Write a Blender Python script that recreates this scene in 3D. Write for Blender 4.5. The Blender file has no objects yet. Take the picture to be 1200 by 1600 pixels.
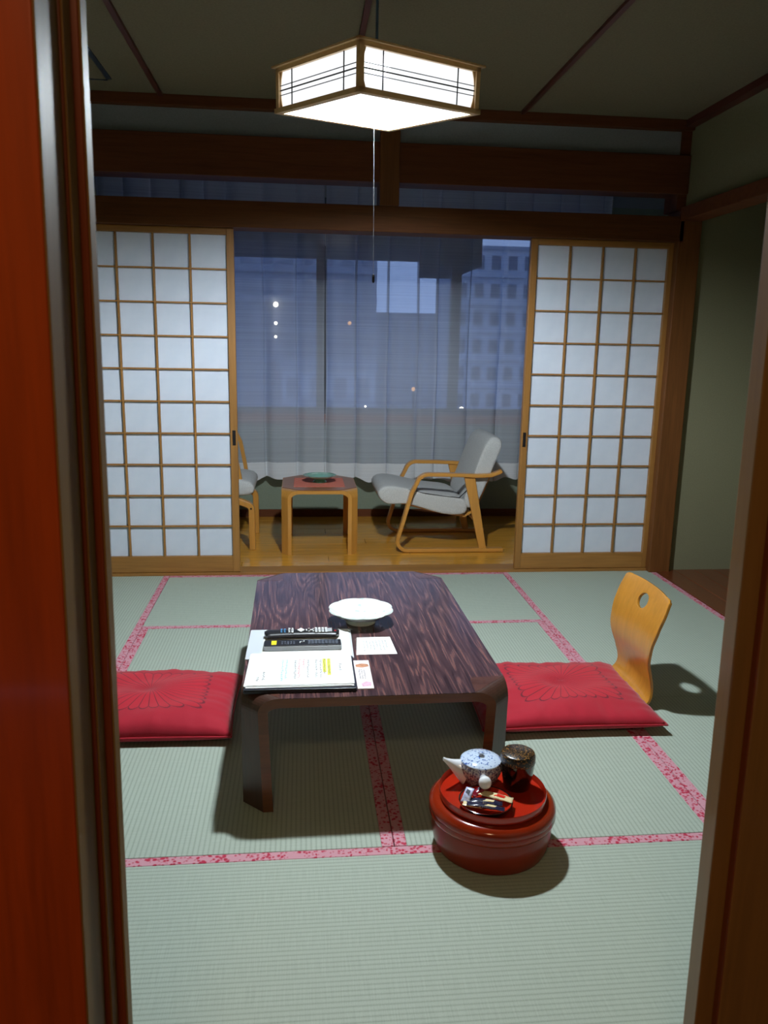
import bpy, bmesh, math, random
from mathutils import Vector, Matrix
random.seed(7)
D = bpy.data
COL = bpy.context.scene.collection
SC = bpy.context.scene
PI = math.pi

# ------------------------------------------------------------ camera
F_PX, YAW, PITCH, ROLL = 1238.97, .1045, -.2086, .0186
CAM = Vector((.6982, -4.2253, 1.2493))
fw = Vector((math.sin(YAW)*math.cos(PITCH), math.cos(YAW)*math.cos(PITCH), math.sin(PITCH)))
r0 = Vector((math.cos(YAW), -math.sin(YAW), 0)); u0 = r0.cross(fw)
rt = math.cos(ROLL)*r0 + math.sin(ROLL)*u0
up = -math.sin(ROLL)*r0 + math.cos(ROLL)*u0
cd = D.cameras.new('camera'); cam = D.objects.new('camera', cd); COL.objects.link(cam)
M3 = Matrix((rt, up, -fw)).transposed()
cam.matrix_world = Matrix.Translation(CAM) @ M3.to_4x4()
cd.sensor_fit = 'VERTICAL'; cd.sensor_height = 36; cd.lens = F_PX*36/1600
cd.clip_start = .02; cd.clip_end = 300
cd.dof.use_dof = True; cd.dof.focus_distance = 2.7; cd.dof.aperture_fstop = 9.5
SC.camera = cam

# ------------------------------------------------------------ world (dusk sky) and exposure
SC.view_settings.view_transform = 'Standard'
SC.view_settings.look = 'None'
SC.view_settings.exposure = 0
SC.view_settings.gamma = 1
SC.view_settings.use_curve_mapping = False
w = D.worlds.new('dusk_sky'); SC.world = w; w.use_nodes = True
nt = w.node_tree; nt.nodes.clear()
bg = nt.nodes.new('ShaderNodeBackground'); wo = nt.nodes.new('ShaderNodeOutputWorld')
tc = nt.nodes.new('ShaderNodeTexCoord'); sp = nt.nodes.new('ShaderNodeSeparateXYZ')
cr = nt.nodes.new('ShaderNodeValToRGB')
cr.color_ramp.elements[0].position = 0; cr.color_ramp.elements[0].color = (.19, .28, .52, 1)
cr.color_ramp.elements[1].position = .7; cr.color_ramp.elements[1].color = (.075, .13, .30, 1)
nt.links.new(tc.outputs['Generated'], sp.inputs[0]); nt.links.new(sp.outputs['Z'], cr.inputs[0])
nt.links.new(cr.outputs[0], bg.inputs['Color']); bg.inputs['Strength'].default_value = 1.9
nt.links.new(bg.outputs[0], wo.inputs[0])

LAMP = Vector((.921, -1.65, 1.93)); LAMP_H = .12; LAMP_S = .436; LAMP_TH = -.232 + PI/4; LAMP_TILT = .085
BULB_W = 640          # the ceiling pendant's bulb
DIFF_E = 2.2         # its glowing diffuser
PAPER_E = 1.1
ENTRY_W = 14        # assumed warm lamp, added unseen behind the camera to light the doorway wood
def light(name, kind, loc, energy, color, size, label, cat):
    l = D.lights.new(name, kind); l.energy = energy; l.color = color
    o = D.objects.new(name, l); COL.objects.link(o); o.location = loc
    if kind == 'POINT': l.shadow_soft_size = size
    else: l.size = size
    return o
light('pendant_bulb', 'POINT', LAMP + Vector((0, 0, .066)), BULB_W, (.84, .94, 1.0), .045, '', '')
light('assumed_entry_lamp', 'AREA', (.5, -4.75, 2.3), ENTRY_W, (1, .66, .36), .35, '', '')  # assumed source out of view, added to warm the door frame

# ------------------------------------------------------------ node helpers
def S(*c):
    return tuple((x/255/12.92 if x/255 <= .04045 else ((x/255+.055)/1.055)**2.4) for x in c) + (1,)
class NT:
    def __init__(s, name, rough=.5, spec=.5, coat=0):
        s.m = D.materials.new(name); s.m.use_nodes = True; s.t = s.m.node_tree
        s.b = s.t.nodes['Principled BSDF']; s.out = s.t.nodes['Material Output']
        s.b.inputs['Roughness'].default_value = rough
        s.b.inputs['Specular IOR Level'].default_value = spec
        s.b.inputs['Coat Weight'].default_value = coat
        s.b.inputs['Coat Roughness'].default_value = .08
    def n(s, t, **k):
        n = s.t.nodes.new(t)
        for a, v in k.items(): setattr(n, a, v)
        return n
    def l(s, a, b): s.t.links.new(a, b)
    def coord(s, scale=(1, 1, 1), rot=(0, 0, 0), world=False):
        c = s.n('ShaderNodeTexCoord'); m = s.n('ShaderNodeMapping')
        m.inputs['Scale'].default_value = scale; m.inputs['Rotation'].default_value = rot
        if world:
            g = s.n('ShaderNodeNewGeometry'); s.l(g.outputs['Position'], m.inputs[0])
        else: s.l(c.outputs['Object'], m.inputs[0])
        return m.outputs[0]
    def noise(s, v, scale=5, detail=3, dist=0, rough=.5):
        n = s.n('ShaderNodeTexNoise'); s.l(v, n.inputs['Vector'])
        n.inputs['Scale'].default_value = scale; n.inputs['Detail'].default_value = detail
        n.inputs['Distortion'].default_value = dist; n.inputs['Roughness'].default_value = rough
        return n.outputs['Fac']
    def math(s, op, a, b=0.0, c=0.0):
        n = s.n('ShaderNodeMath', operation=op)
        for i, x in enumerate((a, b, c)):
            if isinstance(x, (int, float)): n.inputs[i].default_value = x
            else: s.l(x, n.inputs[i])
        return n.outputs[0]
    def ramp(s, f, *stops):
        r = s.n('ShaderNodeValToRGB'); e = r.color_ramp.elements
        while len(e) < len(stops): e.new(.5)
        for i, (p, c) in enumerate(stops): e[i].position = p; e[i].color = c
        s.l(f, r.inputs[0]); return r.outputs[0]
    def mix(s, f, a, b):
        n = s.n('ShaderNodeMix', data_type='RGBA')
        if isinstance(f, (int, float)): n.inputs[0].default_value = f
        else: s.l(f, n.inputs[0])
        for i, x in ((6, a), (7, b)):
            if isinstance(x, tuple): n.inputs[i].default_value = x
            else: s.l(x, n.inputs[i])
        return n.outputs[2]
    def col(s, c):
        if isinstance(c, tuple): s.b.inputs['Base Color'].default_value = c
        else: s.l(c, s.b.inputs['Base Color'])
    def bump(s, h, strength=.3, dist=.002):
        n = s.n('ShaderNodeBump'); n.inputs['Strength'].default_value = strength
        n.inputs['Distance'].default_value = dist; s.l(h, n.inputs['Height']); s.l(n.outputs[0], s.b.inputs['Normal'])
def plain(name, c, rough=.5, spec=.5, coat=0, var=.12, scale=30, bump=0, metal=0):
    k = NT(name, rough, spec, coat); v = k.coord()
    f = k.noise(v, scale)
    a = tuple(x*(1-var) for x in c[:3])+(1,); b = tuple(min(1, x*(1+var)) for x in c[:3])+(1,)
    k.col(k.ramp(f, (.3, a), (.7, b)))
    if bump: k.bump(f, bump, .002)
    k.b.inputs['Metallic'].default_value = metal
    return k.m
def wood(name, c, axis='z', rough=.35, var=.22, coat=0, scale=1.0, spec=.5):
    k = NT(name, rough, spec, coat)
    sc = {'x': (1.2, 22, 22), 'y': (22, 1.2, 22), 'z': (22, 22, 1.2)}[axis]
    v = k.coord(tuple(x*scale for x in sc), world=True)
    f = k.noise(v, 1.6, 4, .6, .6); g = k.noise(v, 6, 2)
    h = k.math('MULTIPLY_ADD', g, .35, k.math('MULTIPLY', f, .65))
    a = tuple(x*(1-var) for x in c[:3])+(1,); b = tuple(min(1, x*(1+var)) for x in c[:3])+(1,)
    k.col(k.ramp(h, (.32, a), (.68, b))); k.bump(h, .12, .001)
    return k.m

M = {}
M['post'] = wood('wood_post', S(108, 66, 32), 'z', .5, spec=.25)
M['lintel'] = wood('wood_lintel', S(92, 54, 26), 'x', .6, spec=.15)
M['beam'] = wood('wood_dark_beam', S(98, 56, 32), 'x', .6, spec=.15)
M['batten'] = wood('wood_batten', S(82, 40, 30), 'y', .5)
M['shoji_z'] = wood('shoji_wood_upright', S(150, 104, 50), 'z', .45)
M['shoji_x'] = wood('shoji_wood_cross', S(150, 104, 50), 'x', .45)
M['ceil'] = plain('ceiling_paper', S(120, 113, 93), .9, .1, var=.08, scale=120, bump=.2)
M['wall'] = plain('wall_plaster', S(126, 123, 98), .95, .1, var=.06, scale=160, bump=.3)
M['wall_grey'] = plain('wall_grey_plaster', S(140, 146, 150), .95, .1, var=.06, scale=160, bump=.3)
M['wall_green'] = plain('veranda_wall_paper', S(132, 142, 124), .9, .15, var=.05, scale=90, bump=.2)
M['frame_white'] = plain('window_sash', S(70, 72, 78), .4, .5, var=.05)
M['plank'] = wood('veranda_plank', S(206, 146, 52), 'x', .16, .25, .35)
M['toko'] = wood('tokonoma_board', S(104, 54, 30), 'y', .25, .25, .2)
M['entry_floor'] = wood('entry_floor', S(110, 66, 34), 'x', .3)
M['red_wood'] = wood('varnished_red_wood', S(160, 62, 12), 'z', .28, .25, .3)
M['dark_red'] = wood('varnished_dark_wood', S(112, 48, 20), 'z', .28, .2, .3)
M['lamplit_edge'] = wood('lamplit_edge_wood', S(122, 92, 50), 'z', .5, .12, 0, spec=.12)  # olive tone carries the pendant's light on the red boards' side faces
M['olive_jamb'] = wood('olive_jamb_wood', S(128, 92, 46), 'z', .35, .15, .2)
M['bentwood'] = wood('birch_bentwood', S(196, 138, 62), 'x', .3, .14, .3)
M['bentwood_z'] = wood('birch_bentwood_upright', S(196, 138, 62), 'z', .3, .14, .3)
M['zaisu'] = wood('zaisu_plywood', S(190, 130, 46), 'z', .26, .13, .3)
M['smalltop'] = wood('small_table_top', S(150, 92, 58), 'x', .3, .2, .2)
M['lampwood'] = wood('lamp_wood', S(226, 190, 138), 'x', .4, .1)
M['black'] = plain('black_plastic', S(22, 22, 26), .35, .5, var=.05)
M['silver'] = plain('silver_plastic', S(165, 168, 172), .35, .5, var=.04)
M['white_btn'] = plain('white_buttons', S(225, 228, 230), .4, var=.02)
M['grey_btn'] = plain('grey_buttons', S(96, 102, 114), .4, var=.02)
M['yellow'] = plain('yellow_sticker', S(235, 220, 30), .5, var=.03)
M['red_btn'] = plain('red_button', S(210, 50, 60), .4, var=.02)
M['blue_btn'] = plain('blue_panel', S(90, 150, 200), .4, var=.02)
M['paper'] = plain('white_paper', S(236, 238, 236), .7, .2, var=.015, scale=8)
M['paper2'] = plain('plastic_folder', S(205, 210, 216), .25, .5, var=.02, scale=8)
M['binder'] = plain('navy_binder', S(26, 30, 44), .35, .5, var=.08)
M['ink'] = plain('black_ink', S(52, 54, 60), .8, var=.1)
M['ink_cyan'] = plain('cyan_ink', S(70, 180, 192), .8, var=.05)
M['ink_red'] = plain('red_ink', S(215, 80, 96), .8, var=.05)
M['hilite'] = plain('yellow_highlight', S(226, 228, 96), .8, var=.03)
M['skin'] = plain('leaflet_print', S(190, 130, 95), .6, var=.3, scale=120)
M['pink'] = plain('leaflet_flower', S(225, 175, 195), .6, var=.2, scale=150)
M['leaflet'] = plain('leaflet_paper', S(232, 222, 222), .6, var=.03, scale=12)
M['metal'] = plain('dark_metal', S(40, 38, 36), .4, var=.1, metal=.5)
M['porcelain'] = plain('white_porcelain', S(236, 240, 246), .12, .5, .6, var=.01)
M['red_lacq'] = plain('red_lacquer', S(176, 38, 18), .14, .5, .6, var=.05, scale=12)
M['brown_lacq'] = plain('orange_brown_lacquer', S(136, 38, 13), .16, .4, .25, var=.14, scale=9)
M['brown_side'] = plain('brown_lacquer_side', S(128, 38, 16), .3, .35, .06, var=.14, scale=9)
M['black_lacq'] = plain('black_lacquer', S(18, 14, 14), .12, .5, .8, var=.1)
M['cord_blue'] = plain('blue_cord', S(110, 145, 185), .5, var=.05)
M['cord_white'] = plain('white_pull_cord', S(120, 122, 128), .5, var=.03)
M['green_dish'] = plain('celadon_glaze', S(110, 178, 150), .12, .5, .6, var=.1, scale=20)
M['navy_wrap'] = plain('navy_wrapper', S(30, 32, 60), .25, .6, .4, var=.3, scale=120)
M['maroon_wrap'] = plain('maroon_wrapper', S(130, 20, 40), .25, .6, .4, var=.2, scale=120)
M['cream_wrap'] = plain('cream_wrapper', S(232, 214, 168), .25, .6, .4, var=.08, scale=60)
M['silver_wrap'] = plain('silver_wrapper', S(190, 195, 225), .2, .7, .4, var=.3, scale=150)
M['red_print'] = plain('red_print', S(220, 40, 20), .3, var=.05)
M['concrete_pale'] = plain('pale_render', S(196, 200, 208), .9, .1, var=.08, scale=.6)
M['concrete_mid'] = plain('grey_render', S(172, 176, 186), .9, .1, var=.1, scale=.6)
M['concrete_soft'] = plain('far_window_dim', S(150, 155, 168), .6, .3, var=.1, scale=1)
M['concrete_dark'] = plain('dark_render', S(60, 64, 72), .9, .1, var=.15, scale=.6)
M['win_dark'] = plain('far_window_glass', S(110, 116, 132), .3, .5, var=.2, scale=1)
M['ac'] = plain('beige_box', S(215, 212, 205), .5, var=.02)
M['navy_trim'] = plain('blue_grey_vent', S(36, 50, 68), .5, var=.05)

def emit_mat(name, c, e, trans=0.0, diff=.3):
    k = NT(name); t = k.t; t.nodes.remove(k.b)
    em = k.n('ShaderNodeEmission'); em.inputs['Strength'].default_value = e
    f = k.noise(k.coord(), 40); k.l(k.ramp(f, (.2, tuple(x*.97 for x in c[:3])+(1,)), (.8, c)), em.inputs['Color'])
    if trans:
        tr = k.n('ShaderNodeBsdfTransparent'); mx = k.n('ShaderNodeMixShader'); mx.inputs[0].default_value = trans
        k.l(em.outputs[0], mx.inputs[1]); k.l(tr.outputs[0], mx.inputs[2]); k.l(mx.outputs[0], k.out.inputs[0])
    else: k.l(em.outputs[0], k.out.inputs[0])
    return k.m
M['diffuser'] = emit_mat('glowing_diffuser', (.92, .97, 1, 1), DIFF_E, .55)
M['lamp_paper'] = emit_mat('glowing_lamp_paper', (.96, .98, 1, 1), PAPER_E, .03)
M['far_light'] = emit_mat('far_lit_lamp', (1, .93, .75, 1), 8)
M['far_warm'] = emit_mat('far_warm_lamp', (1, .55, .3, 1), 1.2)

def paper_mat():
    k = NT('shoji_paper', .9, .1); t = k.t
    f = k.noise(k.coord((1, 1, 1)), 14, 2); c = k.ramp(f, (.3, S(228, 235, 247)), (.7, S(234, 240, 251)))
    d = k.n('ShaderNodeBsdfDiffuse'); tr = k.n('ShaderNodeBsdfTranslucent'); mx = k.n('ShaderNodeMixShader')
    mx.inputs[0].default_value = .3
    k.l(c, d.inputs[0]); k.l(c, tr.inputs[0]); k.l(d.outputs[0], mx.inputs[1]); k.l(tr.outputs[0], mx.inputs[2])
    k.l(mx.outputs[0], k.out.inputs[0]); return k.m
M['shoji_paper'] = paper_mat()
def curtain_mat(name, alpha, c):
    k = NT(name, .9, .1)
    v = k.coord((1, 1, 260), world=True)
    ln = k.noise(v, 1.0, 2)
    d = k.n('ShaderNodeBsdfDiffuse'); tl = k.n('ShaderNodeBsdfTranslucent'); m1 = k.n('ShaderNodeMixShader'); m1.inputs[0].default_value = .18 if name == 'curtain_hem' else .14
    d.inputs[0].default_value = c; tl.inputs[0].default_value = c
    k.l(d.outputs[0], m1.inputs[1]); k.l(tl.outputs[0], m1.inputs[2])
    tr = k.n('ShaderNodeBsdfTransparent'); m2 = k.n('ShaderNodeMixShader')
    k.l(k.math('MULTIPLY_ADD', ln, .24, alpha-.12), m2.inputs[0])
    k.l(tr.outputs[0], m2.inputs[1]); k.l(m1.outputs[0], m2.inputs[2]); k.l(m2.outputs[0], k.out.inputs[0])
    return k.m
M['curtain'] = curtain_mat('sheer_curtain', .50, S(214, 221, 238))
M['hem'] = curtain_mat('curtain_hem', .90, S(238, 241, 246))
def glass_mat():
    k = NT('window_glass'); t = k.t
    tr = k.n('ShaderNodeBsdfTransparent'); gl = k.n('ShaderNodeBsdfGlossy'); gl.inputs['Roughness'].default_value = .02
    fr = k.n('ShaderNodeFresnel'); fr.inputs[0].default_value = 1.45; mx = k.n('ShaderNodeMixShader')
    f = k.noise(k.coord(), 3); tr.inputs[0].default_value = (.93, .95, .97, 1)
    k.l(k.math('MULTIPLY_ADD', f, .01, fr.outputs[0]), mx.inputs[0])
    k.l(tr.outputs[0], mx.inputs[1]); k.l(gl.outputs[0], mx.inputs[2]); k.l(mx.outputs[0], k.out.inputs[0]); return k.m
M['glass'] = glass_mat()
def tatami_mat(axis):
    k = NT('tatami_rush_' + axis, .6, .25)
    g = k.n('ShaderNodeNewGeometry'); s = k.n('ShaderNodeSeparateXYZ'); k.l(g.outputs['Position'], s.inputs[0])
    across = s.outputs['X'] if axis == 'y' else s.outputs['Y']
    along = s.outputs['Y'] if axis == 'y' else s.outputs['X']
    st = k.math('SINE', k.math('MULTIPLY', across, 2*PI/.0128))
    rib = k.math('POWER', k.math('ABSOLUTE', k.math('SINE', k.math('MULTIPLY', across, PI/.0128))), .5)
    rush = k.noise(k.coord((500, 14, 1) if axis == 'x' else (14, 500, 1), world=True), 1, 3)
    fine = k.noise(k.coord((1, 1, 1), world=True), 420, 2)
    big = k.noise(k.coord((1, 1, 1), world=True), 3, 3)
    f = k.math('ADD', k.math('MULTIPLY', rib, .38), k.math('ADD', k.math('MULTIPLY', rush, .35), k.math('MULTIPLY', fine, .25)))
    c = k.ramp(f, (.25, S(132, 143, 130)), (.75, S(176, 187, 174)))
    c = k.mix(k.math('MULTIPLY', big, .25), c, S(160, 166, 152)); k.col(c)
    k.bump(f, .5, .0015); return k.m
M['tatami_y'] = tatami_mat('y'); M['tatami_x'] = tatami_mat('x')
def heri():
    k = NT('red_brocade', .7, .2); v = k.coord((1, 1, 1), world=True)
    vo = k.n('ShaderNodeTexVoronoi'); vo.inputs['Scale'].default_value = 105; k.l(v, vo.inputs[0])
    n = k.noise(v, 28, 3, 1.5)
    f = k.math('ADD', k.math('MULTIPLY', vo.outputs['Distance'], .55), k.math('MULTIPLY', n, .9))
    k.col(k.ramp(f, (.56, S(178, 42, 70)), (.74, S(200, 146, 158)))); return k.m
M['heri'] = heri()
def rosewood():
    k = NT('rosewood_laminate', .22, .5, .35)
    v = k.coord((11, .95, 11)); n = k.noise(v, 1.0, 2.5, .15, .42)
    rings = k.math('SINE', k.math('MULTIPLY', n, 120))
    fine = k.noise(k.coord((210, 5, 210)), 1, 3)
    f = k.math('ADD', k.math('MULTIPLY', rings, .15), k.math('ADD', k.math('MULTIPLY', fine, 1.1), -.05))
    c = k.ramp(f, (.2, S(48, 32, 36)), (.55, S(80, 55, 58)), (.85, S(122, 84, 78)))
    k.col(c); k.bump(fine, .03, .0003); return k.m
M['rosewood'] = rosewood()
M['rose_leg'] = wood('rosewood_leg', S(66, 40, 30), 'z', .4, .35, .05)
M['rose_edge'] = wood('rosewood_edge', S(104, 60, 32), 'x', .35, .3, .2)
M['rose_patch'] = wood('rosewood_corner', S(86, 54, 46), 'x', .22, .4, .35)
def zabuton_mat(cx, cy, ax, ay, name):
    k = NT(name, .75, .2); k.b.inputs['Sheen Weight'].default_value = .3
    c = k.n('ShaderNodeTexCoord'); s = k.n('ShaderNodeSeparateXYZ'); k.l(c.outputs['Object'], s.inputs[0])
    x = k.math('DIVIDE', k.math('SUBTRACT', s.outputs['X'], cx), ax); y = k.math('DIVIDE', k.math('SUBTRACT', s.outputs['Y'], cy), ay)
    r = k.math('MAXIMUM', k.math('ABSOLUTE', x), k.math('ABSOLUTE', y))
    th = k.math('ARCTAN2', y, x); N = 34
    pet = k.math('ABSOLUTE', k.math('SINE', k.math('MULTIPLY', th, N/2)))
    edge = k.math('SUBTRACT', k.math('MULTIPLY_ADD', k.math('POWER', pet, .6), .14, .86), r)      # >0 inside
    inside = k.math('GREATER_THAN', edge, 0)
    rim = k.math('LESS_THAN', k.math('ABSOLUTE', edge), .022)
    wline = k.math('DIVIDE', .17, k.math('MULTIPLY_ADD', r, 1.0, .25))
    rad = k.math('MULTIPLY', k.math('LESS_THAN', pet, wline), inside)
    line = k.math('MULTIPLY', k.math('MAXIMUM', rim, rad), .85)
    cloth = k.noise(k.coord(), 260, 2); blot = k.noise(k.coord(), 9, 2)
    base = k.mix(k.math('MULTIPLY_ADD', inside, .35, k.math('MULTIPLY', cloth, .25)), S(168, 22, 44), S(200, 34, 50))
    k.col(k.mix(line, base, S(92, 14, 34)))
    k.bump(k.math('SUBTRACT', k.math('MULTIPLY', cloth, .3), line), .5, .0015); return k.m
def speckle(name, base, spot, thr=.62, scale=260, rough=.15):
    k = NT(name, rough, .5, .6 if rough < .2 else .1); n = k.noise(k.coord(), scale, 2)
    k.col(k.ramp(n, (thr-.03, base), (thr+.03, spot))); return k.m
M['gold_speck'] = speckle('black_gold_speckle', S(24, 17, 14), S(150, 108, 52), .58, 240, .3)
M['blue_print'] = speckle('blue_white_glaze', S(206, 222, 244), S(72, 104, 178), .60, 170, .12)
M['pot_side'] = speckle('teapot_side_glaze', S(176, 168, 172), S(96, 84, 110), .52, 190, .15)
M['dish_glaze'] = speckle('pale_celadon_glaze', S(232, 242, 236), S(186, 214, 208), .66, 42, .1)
M['fabric'] = plain('grey_wool', S(188, 188, 186), .95, .1, var=.14, scale=220, bump=.6)
def checks():
    k = NT('placemat_check', .8, .1); v = k.coord((1, 1, 1))
    ch = k.n('ShaderNodeTexChecker'); ch.inputs['Scale'].default_value = 55; k.l(v, ch.inputs[0])
    ch.inputs[1].default_value = S(200, 84, 72); ch.inputs[2].default_value = S(226, 150, 128); k.col(ch.outputs[0]); return k.m
M['placemat'] = checks()

# ------------------------------------------------------------ mesh helpers
class MB:
    def __init__(s): s.bm = bmesh.new()
    def box(s, x0, x1, y0, y1, z0, z1):
        v = [s.bm.verts.new(p) for p in ((x0,y0,z0),(x1,y0,z0),(x1,y1,z0),(x0,y1,z0),(x0,y0,z1),(x1,y0,z1),(x1,y1,z1),(x0,y1,z1))]
        for q in ((3,2,1,0),(4,5,6,7),(0,1,5,4),(1,2,6,5),(2,3,7,6),(3,0,4,7)): s.bm.faces.new([v[i] for i in q])
        return s
    def prism(s, pts, z0, z1):           # ccw polygon
        a = [s.bm.verts.new((x, y, z0)) for x, y in pts]; b = [s.bm.verts.new((x, y, z1)) for x, y in pts]
        n = len(pts); s.bm.faces.new(a[::-1]); s.bm.faces.new(b)
        for i in range(n): s.bm.faces.new((a[i], a[(i+1) % n], b[(i+1) % n], b[i]))
        return s
    def side_prism(s, pts, y0, y1):      # polygon in x,z extruded along y
        a = [s.bm.verts.new((x, y0, z)) for x, z in pts]; b = [s.bm.verts.new((x, y1, z)) for x, z in pts]
        n = len(pts); s.bm.faces.new(a); s.bm.faces.new(b[::-1])
        for i in range(n): s.bm.faces.new((a[i], b[i], b[(i+1) % n], a[(i+1) % n]))
        return s
    def loft(s, rings, cap=True, close=True):
        R = [[s.bm.verts.new(p) for p in r] for r in rings]; n = len(rings[0])
        for a, b in zip(R, R[1:]):
            for i in range(n if close else n-1): s.bm.faces.new((a[i], a[(i+1) % n], b[(i+1) % n], b[i]))
        if cap: s.bm.faces.new(R[0][::-1]); s.bm.faces.new(R[-1])
        return s
    def lathe(s, prof, n=48, c=(0, 0), wob=None):
        R = []
        for r, z in prof:
            if r < 1e-6: R.append([s.bm.verts.new((c[0], c[1], z))]); continue
            R.append([s.bm.verts.new((c[0]+r*(wob(2*PI*i/n, r) if wob else 1)*math.cos(2*PI*i/n), c[1]+r*(wob(2*PI*i/n, r) if wob else 1)*math.sin(2*PI*i/n), z)) for i in range(n)])
        for a, b in zip(R, R[1:]):
            for i in range(n):
                j = (i+1) % n
                if len(a) == 1 and len(b) > 1: s.bm.faces.new((a[0], b[j], b[i]))
                elif len(b) == 1 and len(a) > 1: s.bm.faces.new((a[i], a[j], b[0]))
                elif len(a) > 1: s.bm.faces.new((a[i], a[j], b[j], b[i]))
        return s
    def tube(s, path, r, n=10):
        path = [Vector(p) for p in path]; rings = []
        for i, p in enumerate(path):
            t = (path[min(i+1, len(path)-1)] - path[max(i-1, 0)]).normalized()
            u = t.orthogonal().normalized() if i == 0 else (u - t*u.dot(t)).normalized()
            v = t.cross(u); rr = r[i] if isinstance(r, (list, tuple)) else r
            rings.append([p + rr*(math.cos(2*PI*k/n)*u + math.sin(2*PI*k/n)*v) for k in range(n)])
        return s.loft(rings)
    def band(s, path, w, t, close=False):   # flat strip along an x,z path, width w in y centred, thickness t
        n = len(path); rings = []
        for i, (x, z) in enumerate(path):
            a = path[max(i-1, 0)]; b = path[min(i+1, n-1)]
            dx, dz = b[0]-a[0], b[1]-a[1]; l = math.hypot(dx, dz); nx, nz = -dz/l, dx/l
            rings.append([(x+nx*t/2, -w/2, z+nz*t/2), (x+nx*t/2, w/2, z+nz*t/2), (x-nx*t/2, w/2, z-nz*t/2), (x-nx*t/2, -w/2, z-nz*t/2)])
        return s.loft(rings)
    def xf(s, m):
        bmesh.ops.transform(s.bm, matrix=m, verts=s.bm.verts); return s
    def build(s, name, mat, parent=None, smooth=False, bevel=0, label=None, kind=None, loc=None, rot=None, seg=2, subsurf=0, angle=.7):
        bmesh.ops.recalc_face_normals(s.bm, faces=s.bm.faces)
        me = D.meshes.new(name); s.bm.to_mesh(me); s.bm.free()
        o = D.objects.new(name, me); COL.objects.link(o); me.materials.append(M[mat] if isinstance(mat, str) else mat)
        if smooth:
            for p in me.polygons: p.use_smooth = True
            try: me.set_sharp_from_angle(angle=angle)
            except Exception: pass
        if parent: o.parent = parent
        if bevel:
            b = o.modifiers.new('bevel', 'BEVEL'); b.width = bevel; b.segments = seg; b.limit_method = 'ANGLE'; b.angle_limit = .6
        if subsurf:
            u = o.modifiers.new('sub', 'SUBSURF'); u.levels = u.render_levels = subsurf
        if label: o['label'] = label
        if kind: o['kind'] = kind
        if loc: o.location = loc
        if rot: o.rotation_euler = rot
        return o
def thing(name, label, cat, loc=(0, 0, 0), rz=0, group=None, rot=None):
    o = D.objects.new(name, None); COL.objects.link(o); o.empty_display_size = .05
    o.location = loc; o.rotation_euler = rot or (0, 0, rz); o['label'] = label; o['category'] = cat
    if group: o['group'] = group
    return o
def struct_root(name, label, cat=None, loc=(0, 0, 0)):
    o = D.objects.new(name, None); COL.objects.link(o); o.empty_display_size = .05
    o.location = loc; o['kind'] = 'structure'; o['label'] = label
    if cat: o['category'] = cat
    return o
def struct(name, mb, mat, label, cat=None, **k):
    o = mb.build(name, mat, kind='structure', label=label, **k)
    if cat: o['category'] = cat
    return o
def top(o, label, cat, group=None):
    o['label'] = label; o['category'] = cat
    if group: o['group'] = group
    return o
def B(x0, x1, y0, y1, z0, z1): return MB().box(x0, x1, y0, y1, z0, z1)
def clone(o, parent=None):
    c = o.copy(); COL.objects.link(c)
    if parent: c.parent = parent
    for ch in list(o.children): clone(ch, c)
    return c

# ------------------------------------------------------------ room shell
XL, XR, XT = -.9, 2.69, 3.19        # left wall, right wall, back of the tokonoma recess
HC = 2.39; YF = -3.34               # ceiling height, front wall
X0, XM, X2, XE = 0.0, .928, 1.80, 2.71
Y1, YS, Y3, Y4 = -.82, -1.634, -2.442, -3.262
struct('floor', B(XL-.1, XT+.1, YF-.02, 0, -.14, -.056), 'entry_floor', 'wooden subfloor under the tatami mats', 'floor')

def mat_piece(label, x0, x1, y0, y1, axis):
    """tatami mat: axis = direction of the ribs; borders on the long sides; the two long seams run very slightly apart towards the veranda"""
    cx, cy = (x0+x1)/2, (y0+y1)/2
    t = thing('tatami_mat', label, 'tatami mat', (cx, cy, -.055), group='tatami mats on the floor of the room')
    g = .0012; b = .032
    def quad(m, ax, bx, ay, by, z0, z1):
        sh = lambda e, y: {X0: -.018, X2: .018}.get(e, 0)*(y-Y4)/(-Y4)
        fx = lambda x, y: x + sh(x0, y)*(x1-x)/(x1-x0) + sh(x1, y)*(x-x0)/(x1-x0) - cx
        m.prism([(fx(ax, ay), ay-cy), (fx(bx, ay), ay-cy), (fx(bx, by), by-cy), (fx(ax, by), by-cy)], z0, z1); return m
    if axis == 'y':   # long in Y, borders at x0 and x1
        quad(MB(), x0+b, x1-b, y0+g, y1-g, 0, .055).build('woven_surface', 'tatami_y', t, bevel=.001, seg=1)
        quad(MB(), x0+g, x0+b, y0+g, y1-g, 0, .0556).build('border', 'heri', t, bevel=.001, seg=1)
        quad(MB(), x1-b, x1-g, y0+g, y1-g, 0, .0556).build('border', 'heri', t, bevel=.001, seg=1)
    else:
        quad(MB(), x0+g, x1-g, y0+b, y1-b, 0, .055).build('woven_surface', 'tatami_x', t, bevel=.001, seg=1)
        quad(MB(), x0+g, x1-g, y0+g, y0+b, 0, .0556).build('border', 'heri', t, bevel=.001, seg=1)
        quad(MB(), x0+g, x1-g, y1-b, y1-g, 0, .0556).build('border', 'heri', t, bevel=.001, seg=1)
    return t
mat_piece('crosswise tatami mat along the veranda sill, behind the low table', X0, X2, Y1, 0, 'x')
mat_piece('tatami mat under the left half of the low table', X0, XM, Y3, Y1, 'y')
mat_piece('tatami mat under the right half of the low table and its red cushion', XM, X2, Y3, Y1, 'y')
mat_piece('far tatami mat on the right beside the alcove, behind the legless chair', X2, XE, YS, 0, 'y')
mat_piece('near tatami mat on the right, under the shadow of the legless chair', X2, XE, Y4, YS, 'y')
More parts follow.
